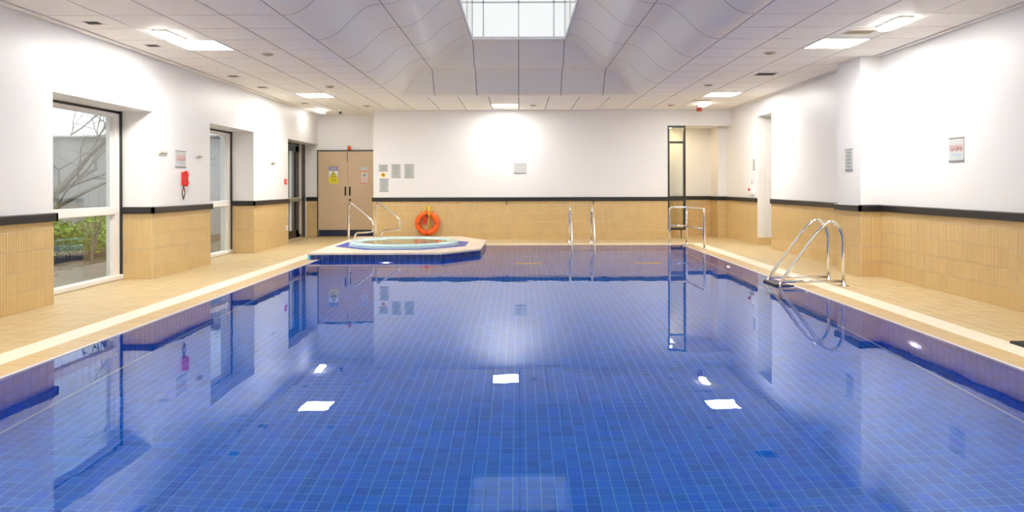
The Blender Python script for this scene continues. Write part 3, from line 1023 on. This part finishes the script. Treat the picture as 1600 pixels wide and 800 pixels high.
def face_tiles(a, b):
    a, b = Vector((*a, 0)), Vector((*b, 0)); L = (b - a).length; n = round(L / .1); p = L / n
    rz = math.atan2(b.y - a.y, b.x - a.x); ax = (b - a).normalized()
    below = MB()
    for i in range(n):
        c = a + ax * ((i + .5) * p)
        put('spa_tile', spt, spa, (c.x - SPX, c.y - SPY, .041), rz, (p - .006, 1, .074))
        put('spa_tile', spt, spa, (c.x - SPX, c.y - SPY, -.05), rz, (p - .006, 1, .092))
        for r in range(10):
            z = -.152 - r * .1
            t = MB().box(-p / 2 + .003, p / 2 - .003, -.006, .001, z - .047, z + .047)
            t.move(Matrix.Translation((c.x, c.y, 0)) @ Matrix.Rotation(rz, 4, 'Z'))
            k = len(below.v); below.v += t.v; below.f += [tuple(k + q for q in f) for f in t.f]; below.s += t.s
    o = spart2(below, 'spa_face_tiles', M_BLUE); o['kind'] = 'stuff'


face_tiles((-PX - .15, 11.72), (-1.315, 11.72)); face_tiles((-1.315, 11.72), (-.70, 12.46)); face_tiles((-.70, 12.46), (-.69, 14.34))
spart2(MB().ring(OCT(1.08), OCT(1.31), TOP, TOP + .003), 'mosaic_surround', M_MOSAIC)
RIMO, RIMI, RZ_ = 1.05, .84, TOP + .075
n = 16
rim = MB()
prf = [(RIMO, TOP), (RIMO - .005, TOP + .05), (RIMO - .05, RZ_), (RIMI + .06, RZ_), (RIMI, RZ_ - .025), (RIMI - .02, RZ_ - .12)]
rim.lathe([(r, z) for r, z in prf], (SPX, SPY, 0), 'z', 16)
rim.f = rim.f[:-2]; rim.s = [False] * len(rim.f)
spart2(rim, 'rim', M_SPARIM)
bowl = MB(); bowl.lathe([(RIMI - .02, RZ_ - .12), (RIMI - .06, RZ_ - .35), (.55, RZ_ - .40), (.50, RZ_ - .75), (0, RZ_ - .80)], (SPX, SPY, 0), 'z', 32)
bowl.f = bowl.f[:-1]; bowl.s = bowl.s[:-1]
spart2(bowl, 'bowl', M_SPABOWL)
ww = MB().poly([(SPX + (RIMI - .003) * math.cos(2 * math.pi * i / 48), SPY + (RIMI - .003) * math.sin(2 * math.pi * i / 48), RZ_ - .022) for i in range(48)])
spart2(ww, 'spa_water', M_SPAWATER, raw=True)
pool_lamp((-2.24, 11.713, -.42), 'y', -1, 'glowing round underwater light in the front of the spa platform')


def hook_rail(px, py, label):
    e = empty('spa_handrail', (px, py, TOP), math.atan2(-.62, .78))
    P = [(0, 0, 0), (0, 0, .70), (.07, 0, .78), (.62, 0, .50), (.78, 0, .40), (.78, 0, .20), (.22, 0, .16), (.17, 0, 0)]
    path = fillet(P, .09, 6)
    MB().tube(path, .019, 12).build('rail', M_CHROME, e)
    for x in (0, .17):
        MB().lathe([(.045, 0), (.045, .008), (.022, .014), (.020, .03)], (x, 0, 0), 'z', 16).build('flange', M_CHROME, e)
    tag(e, label, 'handrail', 'spa handrails')


hook_rail(-3.55, 14.5, 'looped steel spa handrail in front of the double doors')
hook_rail(-3.13, 15.2, 'looped steel spa handrail in front of the end wall tiles')

# ================================================================== LADDERS AND RAILS
e = empty('pool_ladder', (3.6, 8.72, 0))
for yy in (8.52, 8.93):
    y = yy - 8.72
    P = [(.37, y, 0), (.37, y, .66), (.23, y, .82), (.08, y, .70), (-.40, y, .05), (-.41, y, -.02), (-.41, y, -1.0)]
    MB().tube(fillet(P, .11, 7), .021, 12).build('side_rail', M_CHROME, e)
    MB().tube([(-.40, y, .06), (.37, y, .06)], .017, 10).build('brace', M_CHROME, e)
    MB().lathe([(.065, 0), (.065, .01), (.03, .018), (.026, .05)], (.37, y, 0), 'z', 18).build('flange', M_CHROME, e)
for z in (.015, -.27, -.54, -.81):
    MB().bev(-.47, -.38, -.21, .21, z - .02, z + .01, .008, 'y').build('tread', M_DARKFRAME if z > 0 else M_CHROME, e)
MB().box(-.38, -.235, -.20, -.165, -.006, .012).build('fixing_arm', M_DARKFRAME, e)
tag(e, 'chrome pool ladder with two hooped rails near the white pillar', 'ladder')

e = empty('pool_ladder', (1.32, 14.5, 0))
for x in (-.235, .235):
    P = [(x, .48, 0), (x, .48, .68), (x, .36, .81), (x, .20, .74), (x, -.22, .05), (x, -.24, -.1), (x, -.24, -.9)]
    MB().tube(fillet(P, .1, 6), .02, 10).build('side_rail', M_CHROME, e)
    MB().lathe([(.06, 0), (.06, .01), (.03, .018), (.026, .05)], (x, .48, 0), 'z', 16).build('flange', M_CHROME, e)
for z in (-.22, -.47, -.72):
    MB().bev(-.235, .235, -.28, -.20, z - .015, z + .015, .006, 'x').build('tread', M_WHITE, e)
tag(e, 'chrome pool ladder at the far end of the pool below the end wall', 'ladder')

e = empty('corner_railing', (3.49, 14.5, 0))
P1, P2, P3 = (-.35, .02), (0, 0), (.045, -1.22)
P = [(*P1, .0), (*P1, .775), (*P2, .775), (*P3, .775), (*P3, 0)]
MB().tube(fillet(P, .07, 6), .022, 12).build('top_rail', M_CHROME, e)
MB().tube([(*P2, 0), (*P2, .765)], .020, 12).build('post', M_CHROME, e)
MB().tube([(*P1, .39), (*P2, .39)], .017, 10).build('mid_rail', M_CHROME, e)
MB().tube([(*P2, .39), (*P3, .39)], .017, 10).build('mid_rail', M_CHROME, e)
for p in (P1, P2, P3):
    MB().lathe([(.05, 0), (.05, .008), (.026, .014), (.024, .04)], (*p, 0), 'z', 16).build('flange', M_CHROME, e)
tag(e, 'brushed steel corner railing at the far pool corner by the alcove', 'railing')

# ================================================================== WALL ITEMS
def wall_frame(p, side):
    """an Empty on a wall: local x runs along the wall as seen, -y comes out of it"""
    rz = {'back': 0.0, 'left': HP, 'right': -HP}[side]
    return empty('sign', p, rz)


def sign(p, side, w, h, label, style='text', name='notice_sign', group=None):
    e = wall_frame(p, side); e.name = name
    bm_ = {'text': M_SIGN, 'icons': M_SIGNPALE, 'pale': M_SIGNPALE, 'narrow': M_SIGN}.get(style, M_SIGN)
    MB().box(-w / 2, w / 2, -.008, 0, -h / 2, h / 2).build('plate', bm_, e)
    MB().box(-w / 2 - .003, w / 2 + .003, -.012, 0, h / 2 - .008, h / 2 + .004).box(-w / 2 - .003, w / 2 + .003, -.012, 0, -h / 2 - .006, -h / 2 + .010).build('edge_strip', M_SIGNEDGE, e)
    rnd = random.Random(label)
    if style in ('text', 'pale'):
        t = MB(); n = max(3, int(h / .055))
        for i in range(n):
            z = h / 2 - h * (i + 1.0) / (n + 1); q = w * rnd.uniform(.22, .36)
            t.box(-q, q, -.0092, -.008, z - .006, z + .006)
        t.build('print_lines', M_SIGNTEXT if style == 'text' else M_SIGN, e)
    if style == 'icons':
        for i in (-1, 0, 1):
            c = (i * w * .29, -.0095, h * .06); r = w * .125
            ringp = [(c[0] + r * math.cos(a * math.pi / 12), c[1], c[2] + r * math.sin(a * math.pi / 12)) for a in range(24)]
            MB().tube(ringp, .0042, 6, True).build('prohibition_ring', M_REDPRINT, e)
            MB().tube([(c[0] - r * .7, c[1], c[2] + r * .7), (c[0] + r * .7, c[1], c[2] - r * .7)], .0036, 6).build('slash', M_REDPRINT, e)
            MB().tube([(c[0], -.0088, c[2] - r * .55), (c[0] + r * .1, -.0088, c[2] + r * .1), (c[0], -.0088, c[2] + r * .6)], .0065, 6).build('pictogram', M_SIGN, e)
        MB().box(-w * .30, w * .36, -.0092, -.008, -h * .30, -h * .20).build('print_lines', M_BLUEPRINT, e)
    tag(e, label, 'sign', group)
    return e


def px_size(a, d):
    return a * d / F_PX


GB = 'grey notices on the end wall'
sign(on_depth(599, 262.5, YB), 'back', .20, .145, 'small grey notice above the little yellow symbol sign', group=GB)
sign(on_depth(600, 289.3, YB), 'back', .205, .30, 'tall grey notice below the little yellow symbol sign', group=GB)
sign(on_depth(618.8, 267.2, YB), 'back', .205, .30, 'plain grey notice between the stacked notices and the printed one', group=GB)
sign(on_depth(639.3, 267.2, YB), 'back', .215, .30, 'grey notice with printed lines, furthest from the double doors', group=GB)
sign(on_depth(812.8, 263.3, YB), 'back', .29, .215, 'pale grey notice alone on the middle of the end wall', 'pale')
e = wall_frame(on_depth(598.8, 273.3, YB), 'back'); e.name = 'symbol_sign'
MB().box(-.11, .11, -.004, 0, -.075, .075).build('plate', M_WHITE, e)
MB().lathe([(.052, 0), (.052, .003), (0, .003)], (0, -.004, 0), 'y', 16, -1).build('yellow_disc', M_ROPE, e)
MB().lathe([(.025, 0), (.025, .002), (0, .002)], (0, -.007, 0), 'y', 10, -1).build('symbol', mat('amber_print', (.5, .22, .02)), e)
tag(e, 'small white sign with a yellow disc between two grey notices', 'sign')
sign(on_left(282, 248.5), 'left', .30, .235, 'framed three-symbol prohibition sign above the red phone', 'icons')
sign(on_right(1495, 233.5), 'right', .26, .26, 'framed three-symbol prohibition sign on the wall nearer than the pillar', 'icons')
sign(on_right(1327, 249.5, 4.62), 'right', .21, .295, 'narrow grey notice on the pool side of the pillar', 'text')
sign(on_right(1178.5, 257.5), 'right', .14, .21, 'small grey notice beside the white tiled doorway', 'text')

# notices on the doors
def door_notice(x, y, yellow, label):
    p = on_depth(x, y, fy)
    e = empty('warning_notice', (p.x, fy, p.z))
    w, h = .215, .41
    MB().box(-w / 2, w / 2, -.003, 0, h / 2 - .10, h / 2).build('header', M_NAVYPRINT if yellow else M_SIGN, e)
    t = MB()
    for z in (h / 2 - .035, h / 2 - .065):
        t.box(-w * .36, w * .36, -.0036, -.003, z - .006, z + .006)
    t.build('header_print', M_SIGNPALE, e)
    MB().box(-w / 2, w / 2, -.003, 0, -h / 2, h / 2 - .10).build('sheet', M_WHITE if yellow else M_SIGNPALE, e)
    if yellow:
        a = .085; zc = .02
        MB().move(Matrix.Identity(4)).poly([(-a, -.004, zc - .07), (a, -.004, zc - .07), (0, -.004, zc + .085)]).poly([(-a * .9, -.0036, zc - .066), (0, -.0036, zc + .078), (a * .9, -.0036, zc - .066)]).build('triangle_border', M_BLACK, e)
        MB().poly([(-a * .74, -.005, zc - .058), (a * .74, -.005, zc - .058), (0, -.005, zc + .066)]).build('triangle', M_YELLOW, e)
        MB().poly([(.012, -.006, zc + .035), (-.022, -.006, zc - .012), (-.002, -.006, zc - .012), (-.010, -.006, zc - .05), (.022, -.006, zc + .002), (.004, -.006, zc + .002)]).build('lightning_bolt', M_BLACK, e)
        MB().box(-w / 2, w / 2, -.004, -.003, -h / 2, -.05).build('yellow_band', M_YELLOW, e)
        t = MB()
        for z in (-.09, -.12, -.15):
            t.box(-.07, .07, -.0048, -.004, z - .007, z + .007)
        t.build('print_lines', mat('olive_print', (.30, .26, .02)), e)
    else:
        MB().box(-w / 2, w / 2, -.004, -.003, h / 2 - .135, h / 2 - .10).box(-w / 2, w / 2, -.004, -.003, -h / 2, -h / 2 + .02).box(-w / 2, -w / 2 + .018, -.004, -.003, -h / 2, h / 2 - .1).box(w / 2 - .018, w / 2, -.004, -.003, -h / 2, h / 2 - .1).box(-w / 2, w / 2, -.004, -.003, -h / 2 + .065, -h / 2 + .08).build('orange_border', M_ORANGEPRINT, e)
        MB().lathe([(.035, 0), (.035, .001), (0, .001)], (0, -.003, -.0), 'y', 14, -1).build('emblem', M_SIGN, e)
        t = MB()
        for z in (-.07, -.095):
            t.box(-.07, .07, -.0036, -.003, z - .005, z + .005)
        t.build('print_lines', M_ORANGEPRINT, e)
    tag(e, label, 'sign')


door_notice(521, 273.5, True, 'yellow electrical warning notice with lightning triangle on a beige door')
door_notice(569.5, 273.5, False, 'orange bordered notice with grey header on a beige door')
bp_ = on_depth(546.5, 232.5, YA)
e = empty('door_beacon', (bp_.x, YA, DT + .03))
MB().lathe([(.045, 0), (.045, .02), (.035, .025)], (0, -.05, 0), 'z', 14).build('base', M_RED, e)
MB().lathe([(.036, .02), (.042, .045), (.038, .085), (.02, .105), (0, .108)], (0, -.05, 0), 'z', 14).build('lens', mat('amber_lens', (.75, .18, .02), rough=.2), e)
tag(e, 'small orange beacon on top of the beige double doors', 'beacon')

# red phone
p = on_left(283, 279)
e = empty('wall_phone', (XL, p.y + .05, p.z), HP)
MB().bev(-.042, .042, -.035, 0, -.1, .1, .012, 'y').build('body', M_RED, e)
hs = MB().tube([(.0, -.035, .098), (.0, -.06, .094), (.0, -.072, .06), (.0, -.074, .0), (.0, -.072, -.06), (.0, -.06, -.094), (.0, -.035, -.098)], .03, 12, radii=[.020, .024, .019, .017, .019, .024, .020])
hs.build('handset', M_RED, e)
MB().box(-.013, .013, -.094, -.090, -.035, .03).build('number_card', M_WHITE, e)
cord = []
for i in range(15):
    t = i / 14
    a = t * 2 * math.pi
    cord.append((-.02 + .03 * math.sin(a) + .012 * t, -.02 - .01 * math.sin(a * 2), -.10 - .20 * math.sin(math.pi * t) ** .8 if 0 < t < 1 else -.10))
MB().tube(cord, .007, 8).build('cord', mat('dark_cord', (.06, .02, .02), rough=.5), e)
MB().box(-.095, -.06, -.012, 0, -.06, -.04).build('wire_clip', M_WHITE, e)
tag(e, 'red wall phone with dangling cord below the prohibition sign', 'phone')


def wall_sensor(x, y, w, h, label):
    p = on_left(x, y); e = empty('wall_sensor', p, HP)
    MB().bev(-w / 2, w / 2, -.03, 0, -h / 2, h / 2, .006, 'x').build('housing', mat('ivory_plastic', (.66, .62, .52), rough=.4), e)
    MB().box(-w / 2 + .02, w / 2 - .02, -.034, -.03, -h / 2 + .01, -h / 2 + .02).build('slot', M_SIGNTEXT, e)
    tag(e, label, 'wall fitting', 'small ivory wall fittings')


wall_sensor(253, 238, .20, .05, 'small ivory wall fitting before the red phone')
wall_sensor(309.5, 243.5, .17, .05, 'small ivory wall fitting between red phone and second window')
wall_sensor(425.5, 254, .20, .05, 'small ivory wall fitting between second window and glazed door')
p = on_left(445.5, 284)
e = empty('call_point', p, HP)
MB().bev(-.05, .05, -.03, 0, -.055, .055, .008, 'y').build('box', M_RED, e)
MB().box(-.025, .025, -.033, -.03, -.025, .025).build('glass_plate', M_WHITE, e)
tag(e, 'red fire call point on the wall beside the glazed door', 'call point')
p = on_left(448, 356)
e = empty('wall_socket', (XL + TT, p.y - .03, p.z), HP)
MB().bev(-.045, .045, -.012, 0, -.05, .05, .006, 'y').build('plate', M_WHITE, e)
MB().box(-.012, .012, -.016, -.012, -.015, .015).build('switch', M_WHITE, e)
tag(e, 'white socket plate on the tan tiles beside the glazed door', 'socket')
p = on_right(1176.5, 296)
e = empty('assistance_box', p, -HP)
MB().bev(-.07, .07, -.06, 0, -.10, .10, .012, 'y').build('box', M_WHITE, e)
MB().lathe([(.025, 0), (.025, .03), (0, .035)], (-.03, -.06, 0), 'y', 12, -1).build('button', M_RED, e)
MB().tube([(0, -.02, .10), (0, -.02, .2)], .007, 8).build('aerial', M_SIGNTEXT, e)
tag(e, 'white alarm box with red button beside the white tiled doorway', 'alarm box')

# lifebuoy
c = on_depth(668.3, 348.5, YB)
e = empty('lifebuoy', (c.x, YB - TT, c.z))
R_, r_ = .222, .062
ringp = [(R_ * math.cos(a * math.pi / 24), -.065, R_ * math.sin(a * math.pi / 24)) for a in range(48)]
MB().tube(ringp, r_, 14, True).build('ring', M_ORANGE, e)
for a in (0, HP, math.pi, 3 * HP):
    seg = [(R_ * math.cos(a + t), -.065, R_ * math.sin(a + t)) for t in (-.09, -.03, .03, .09)]
    MB().tube(seg, r_ + .003, 14).build('band', mat('deep_orange', (.75, .085, .008), rough=.4), e)
tag(e, 'orange lifebuoy hanging on the tan tiles of the end wall', 'lifebuoy')
e2 = empty('lifebuoy_hook', (c.x, YB - TT, c.z + .40))
MB().lathe([(.025, 0), (.025, .008), (.008, .012)], (0, 0, .0), 'y', 12, -1).tube([(0, -.01, 0), (0, -.05, -.005), (0, -.06, .02)], .006, 8).build('hook', M_CHROME, e2)
tag(e2, 'small steel hook on the tiles above the lifebuoy', 'hook')
e3 = empty('throw_line', (c.x, YB - TT, c.z))
MB().tube(fillet([(-.09, -.135, .22), (-.02, -.05, .405), (.03, -.05, .405), (.10, -.135, .22)], .04), .012, 8).build('rope_loop', M_ROPE, e3)
MB().tube(fillet([(.02, -.06, .40), (.05, -.14, .2), (.035, -.13, .02), (.06, -.04, -.08), (.02, -.04, -.15), (.075, -.045, -.19), (.06, -.04, -.05)], .05), .013, 8).build('rope_tail', M_ROPE, e3)
bg_ = MB().bev(-.038, .038, -.20, -.135, -.10, .09, .02, 'z'); bg_.move(Matrix.Translation((-.035, 0, .07)) @ Matrix.Rotation(.22, 4, 'Y')); bg_.build('red_bag', M_RED, e3)
MB().box(-.04, .03, -.2, -.13, .155, .185).build('bag_clip', M_BLACK, e3)
tag(e3, 'yellow rope with red throw bag draped over the lifebuoy', 'throw line')

# small hooks under the end wall rail
for x, l in ((791.5, 'tiny dark hook under the rail, nearer the lifebuoy'), (926.8, 'tiny dark hook under the rail above the far ladder')):
    p = on_depth(x, 317, YB)
    e = empty('rail_hook', (p.x, YB - TT, .85))
    MB().box(-.012, .012, -.012, 0, -.02, .025).build('plate', M_VENT, e)
    MB().tube(fillet([(0, -.01, .01), (0, -.05, .0), (0, -.05, -.06), (0, -.02, -.07)], .02), .007, 8).build('hook', M_VENT, e)
    tag(e, l, 'hook', 'rail hooks')

# black mat on the deck at the frame edge
e = empty('floor_mat', (4.36, 4.95, 0))
MB().bev(-.52, .52, -.53, .53, 0, .012, .03).build('backing', M_RUBBER, e)
for i in range(17):
    x = -.48 + i * .06
    MB().box(x - .018, x + .018, -.50, .50, .012, .019).build('rib', M_RUBBER, e)
tag(e, 'ribbed black rubber mat lying on the deck by the wall', 'mat')

# ================================================================== GARDEN OUTSIDE
gd = MB().box(-40, XL - .62, -6, 60, -.3, -.08)
struct(gd.build('ground', M_GROUND), 'brown leaf-strewn garden soil outside the windows', 'ground')
gp = MB().box(-7.0, XL - .62, -6, 40, -.08, -.03)
struct(gp.build('path', M_PAVE), 'grey paved strip outside the windows', 'path')
lv = MB()
for i in range(2600):
    x, y = random.uniform(-15, -6.4), random.uniform(7, 30); a = random.uniform(0, 6.3); s = random.uniform(.03, .07)
    c_, s_ = math.cos(a) * s, math.sin(a) * s; z = -.07 + random.uniform(0, .03)
    if x > -7.0 and random.random() < .75:
        continue
    if (y > 18.5 and x < -8.1) or (10.4 < y < 15.7 and -8.9 < x < -7.5):
        continue
    if x > -7.0:
        z += .05
    lv.poly([(x - c_, y - s_, z), (x + s_ * .5, y - c_ * .5, z + .02), (x + c_, y + s_, z), (x - s_ * .5, y + c_ * .5, z + .015)])
tag(lv.build('fallen_leaves', M_LEAFBROWN, raw=True), 'brown fallen leaves scattered over the garden soil', 'leaves', kind='stuff')


def hedge(x0, x1, y0, y1, h, count, label):
    e = empty('hedge', ((x0 + x1) / 2, (y0 + y1) / 2, -.08))
    m = MB()
    for i in range(count):
        x, y = random.uniform(x0, x1), random.uniform(y0, y1)
        z = (random.random() ** .6) * h * (.8 + .25 * math.sin(y * 2.3))
        s = random.uniform(.03, .075); d = Vector((random.gauss(0, 1), random.gauss(0, 1), random.gauss(0, .6))).normalized() * s
        q = d.orthogonal().normalized() * s * .45; c = Vector((x - e.location.x, y - e.location.y, z + .12))
        m.poly([c - d, c + q, c + d, c - q])
    m.build('foliage', M_LEAF, e, raw=True)['kind'] = 'stuff'
    st_ = MB()
    for i in range(24):
        x, y = random.uniform(x0, x1) - e.location.x, random.uniform(y0, y1) - e.location.y
        st_.tube([(x, y, 0), (x + random.uniform(-.1, .1), y + random.uniform(-.1, .1), h)], .014, 5)
    st_.build('stems', M_BARK, e)
    tag(e, label, 'hedge')


hedge(-8.7, -7.7, 10.6, 15.5, .62, 7000, 'yellow-green leafy hedge outside the garden window')


def bare_tree(x, y, h, r, seed, label, name='bare_tree', lean=(0, 0), depth=5, cat='tree'):
    e = empty(name, (x, y, -.08)); rnd = random.Random(seed); tr, br = MB(), MB()

    def grow(p, d, L, rad, lev):
        pts = [p]; q = p; dd = d
        for i in range(3):
            dd = (dd + Vector((rnd.gauss(0, .13), rnd.gauss(0, .13), rnd.gauss(.03, .06)))).normalized()
            q = q + dd * L / 3; pts.append(q)
        (tr if lev == 0 else br).tube(pts, rad, 7 if lev < 2 else 4, radii=[rad, rad * .9, rad * .78, rad * .64], caps=False)
        if lev >= depth:
            return
        for i in range(3 if lev < 3 else 2):
            s = pts[rnd.choice((1, 2, 3, 3))]
            nd = (dd + Vector((rnd.gauss(0, .62), rnd.gauss(0, .62), rnd.gauss(.12, .32)))).normalized()
            grow(s, nd, L * rnd.uniform(.58, .8), rad * .56, lev + 1)
    grow(Vector((0, 0, 0)), Vector((lean[0], lean[1], 1)).normalized(), h * .38, r, 0)
    tr.build('trunk', M_BARK, e); br.build('branches', M_BARK, e)
    tag(e, label, cat)


bare_tree(-10.3, 14.3, 5.6, .09, 3, 'leaning bare winter tree behind the hedge', lean=(.1, .5), depth=6)
bare_tree(-20.5, 31.0, 9.0, .15, 11, 'tall bare winter tree further back in the garden', depth=6)
bare_tree(-18.5, 26.0, 9.0, .12, 21, 'slim bare winter tree at the far side of the garden', depth=6)
bare_tree(-13.5, 40.0, 10.5, .17, 5, 'bare winter tree rising behind the grey shed', depth=6)
bare_tree(-7.2, 11.75, 1.5, .022, 9, 'small bare twiggy shrub on the leaf litter', 'bare_shrub', depth=4, cat='shrub')

e = empty('garden_shed', (-9.7, 26.7, -.08))
for i in range(60):
    y = -8.0 + i * .27
    MB().box(1.37, 1.40, y, y + .262, 0, 2.62).build('cladding_board', M_SHED, e)
MB().box(-4.6, 1.37, -8.0, 8.2, 0, 2.6).build('body', M_SHED, e)
rf = MB()


def rfn(u, v):
    y = -8.3 + 16.8 * u; x = -4.8 + 6.5 * v
    return (x, y, 2.65 + .0 * v + .035 * math.sin(y * 2 * math.pi / .18))


for i in range(22):
    x = -4.55 + i * .27
    MB().box(x, x + .262, -8.03, -8.0, 0, 2.62).build('cladding_board', M_SHED, e)
rf.grid(rfn, 372, 2); rf.build('corrugated_roof', M_SHEDROOF, e, raw=True)
MB().tube([(1.46, -3.2, 0), (1.46, -3.2, 2.55)], .05, 10).build('drainpipe', M_DARKFRAME, e)
tag(e, 'long grey shed with corrugated roof outside the second window', 'shed')
